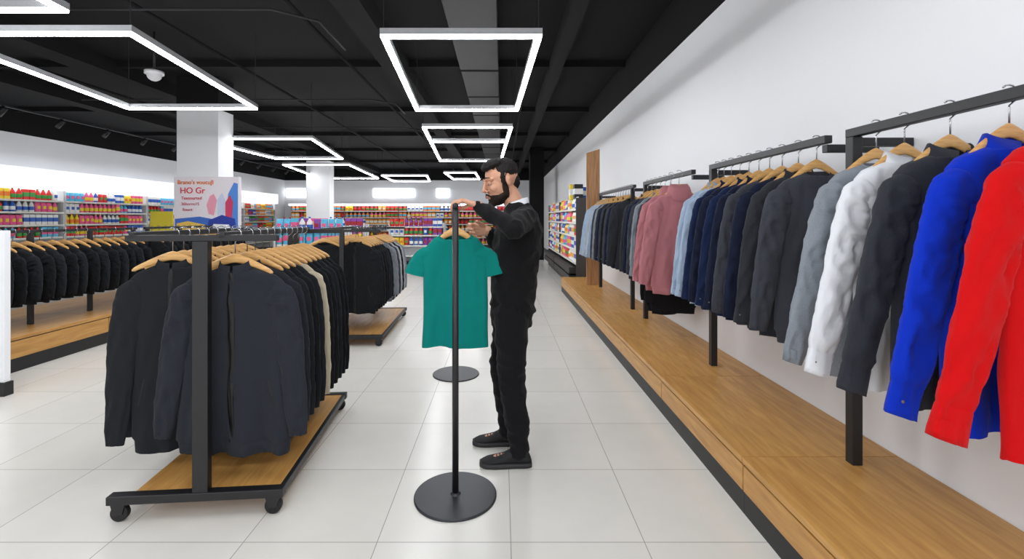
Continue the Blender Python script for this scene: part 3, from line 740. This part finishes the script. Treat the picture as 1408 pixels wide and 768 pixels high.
for (a,b) in ((385,422),(513,570),(600,618)):
    Y=22.94; x0=PX(a,Y);x1=PX(b,Y)
    x0=max(x0,LX+.1)
    mb=MB().box(x0,x1,Y-.04,Y+.055,2.5,2.92); add("wall_lightbox",mb.mesh("lightbox",M_panel),label="glowing white rectangular lightbox on end wall",cat="lightbox",group="lightboxes on the end wall",bevel=.01)
# poster on column
Y=7.9; x0=PX(239,Y); x1=PX(328,Y); z1=PZ(243,Y); z0=PZ(321,Y); w=x1-x0; h=z1-z0
r=empty("poster_board",((x0+x1)/2,Y,z0),"printed promotional poster board with orange and red lettering on column","poster")
part("board",MB().box(-w/2,w/2,0,.09,0,h),mat("poster_paper",(236,230,236),.5),r,.004)
def poly(nm,pts,c,y=-.003):
    mb=MB(); mb.loft([[(p[0]*w-w/2,y,p[1]*h) for p in pts],[(p[0]*w-w/2,y+.002,p[1]*h) for p in pts]]); part(nm,mb,mat("print_%d_%d_%d"%c,c,.5),r)
poly("printed_shape",[(.80,.02),(.99,.02),(.99,.88),(.93,.9),(.84,.7)],(80,140,220))
poly("printed_shape",[(.02,.02),(.80,.02),(.78,.22),(.4,.30),(.02,.26)],(60,110,200),-.005)
poly("printed_shape",[(.04,.05),(.5,.04),(.48,.16),(.22,.22),(.05,.18)],(240,200,90),-.008)
poly("printed_shape",[(.54,.35),(.62,.32),(.67,.58),(.62,.70),(.56,.66),(.51,.5)],(238,160,180),-.008)
poly("printed_shape",[(.68,.3),(.78,.28),(.80,.58),(.75,.72),(.68,.6)],(200,210,235),-.010)
poly("printed_shape",[(.80,.3),(.90,.28),(.92,.55),(.87,.68),(.8,.55)],(205,60,100),-.008)
poly("printed_shape",[(.5,.06),(.97,.05),(.95,.26),(.75,.33),(.55,.24)],(36,60,160),-.012)
poly("printed_shape",[(.60,.10),(.88,.09),(.86,.16),(.62,.17)],(240,240,245),-.015)
def text(s,size,x,z,c,nm="lettering"):
    cu=bpy.data.curves.new("t",'FONT'); cu.body=s; cu.size=size; cu.extrude=.002; cu.offset=size*.008
    o=bpy.data.objects.new("t",cu); COL.objects.link(o); dg=bpy.context.evaluated_depsgraph_get()
    me=bpy.data.meshes.new_from_object(o.evaluated_get(dg)); bpy.data.objects.remove(o)
    me.materials.clear(); me.materials.append(mat("ink_%d_%d_%d"%c,c,.5))
    t=add(nm,me,r); t.location=(x*w-w/2,-.012,z*h); t.rotation_euler=(math.pi/2,0,0)
text("Brano's voucuJI",.10,.06,.87,(232,120,30)); text("HO Gr",.145,.10,.71,(222,60,60)); text("Texsourted",.075,.12,.60,(216,80,100)); text("36hornu15",.07,.12,.50,(210,110,130)); text("Rouct",.07,.14,.40,(210,110,130))

def gondola(loc,rotz,W,lab,pal,grp):
    zs=(.35,.65,.95,1.2)
    r=bay("display_gondola",loc,rotz,W,1.3,.45,zs,M_shelfw,lab,None,canopy=False)
    stock(r,W,zs[1:],.14,pal,grp,sc=1.2)
gondola((-4.3,11.0,0),0,2.0,"low white display gondola with purple and pink packs",[6,7,6,5,6],"packs on the display gondola")
gondola((-3.6,8.6,0),0,1.3,"low white display gondola with violet packs",[6,7,8,5,6],"packs on the violet gondola")
gondola((-2.5,13.5,0),0,1.6,"low white display gondola with mixed coloured packs",[0,4,2,5,6],"packs on the aisle gondola")
gondola((-7.6,10.8,0),0,1.4,"low display gondola with yellow packs",[2,2,10,5],"packs on the yellow gondola")
r=empty("price_sign",(PX(222,10.6),10.6,1.15),"yellow price sign board on a thin stand","sign")
part("board",MB().box(-.26,.26,0,.02,.0,.45),mat("yellow_print",(235,215,60),.5),r,.003)
part("stand",MB().box(-.015,.015,.02,.04,-1.15,.1),M_black,r)

# ------------------------------------------------------------ world, camera
w_=bpy.data.worlds.new("World"); scene.world=w_; w_.use_nodes=True
bg=w_.node_tree.nodes["Background"]; bg.inputs[0].default_value=(0.96,0.97,1,1); bg.inputs[1].default_value=1.45
cam=bpy.data.cameras.new("cam"); co=bpy.data.objects.new("camera",cam); COL.objects.link(co)
cam.sensor_width=36; cam.lens=F/1408*36; cam.shift_x=14/1408; cam.shift_y=-84/1408; cam.clip_start=0.05; cam.clip_end=100
co.location=(0,0,H); co.rotation_euler=(math.pi/2,0,0)
scene.camera=co
scene.view_settings.view_transform='Standard'
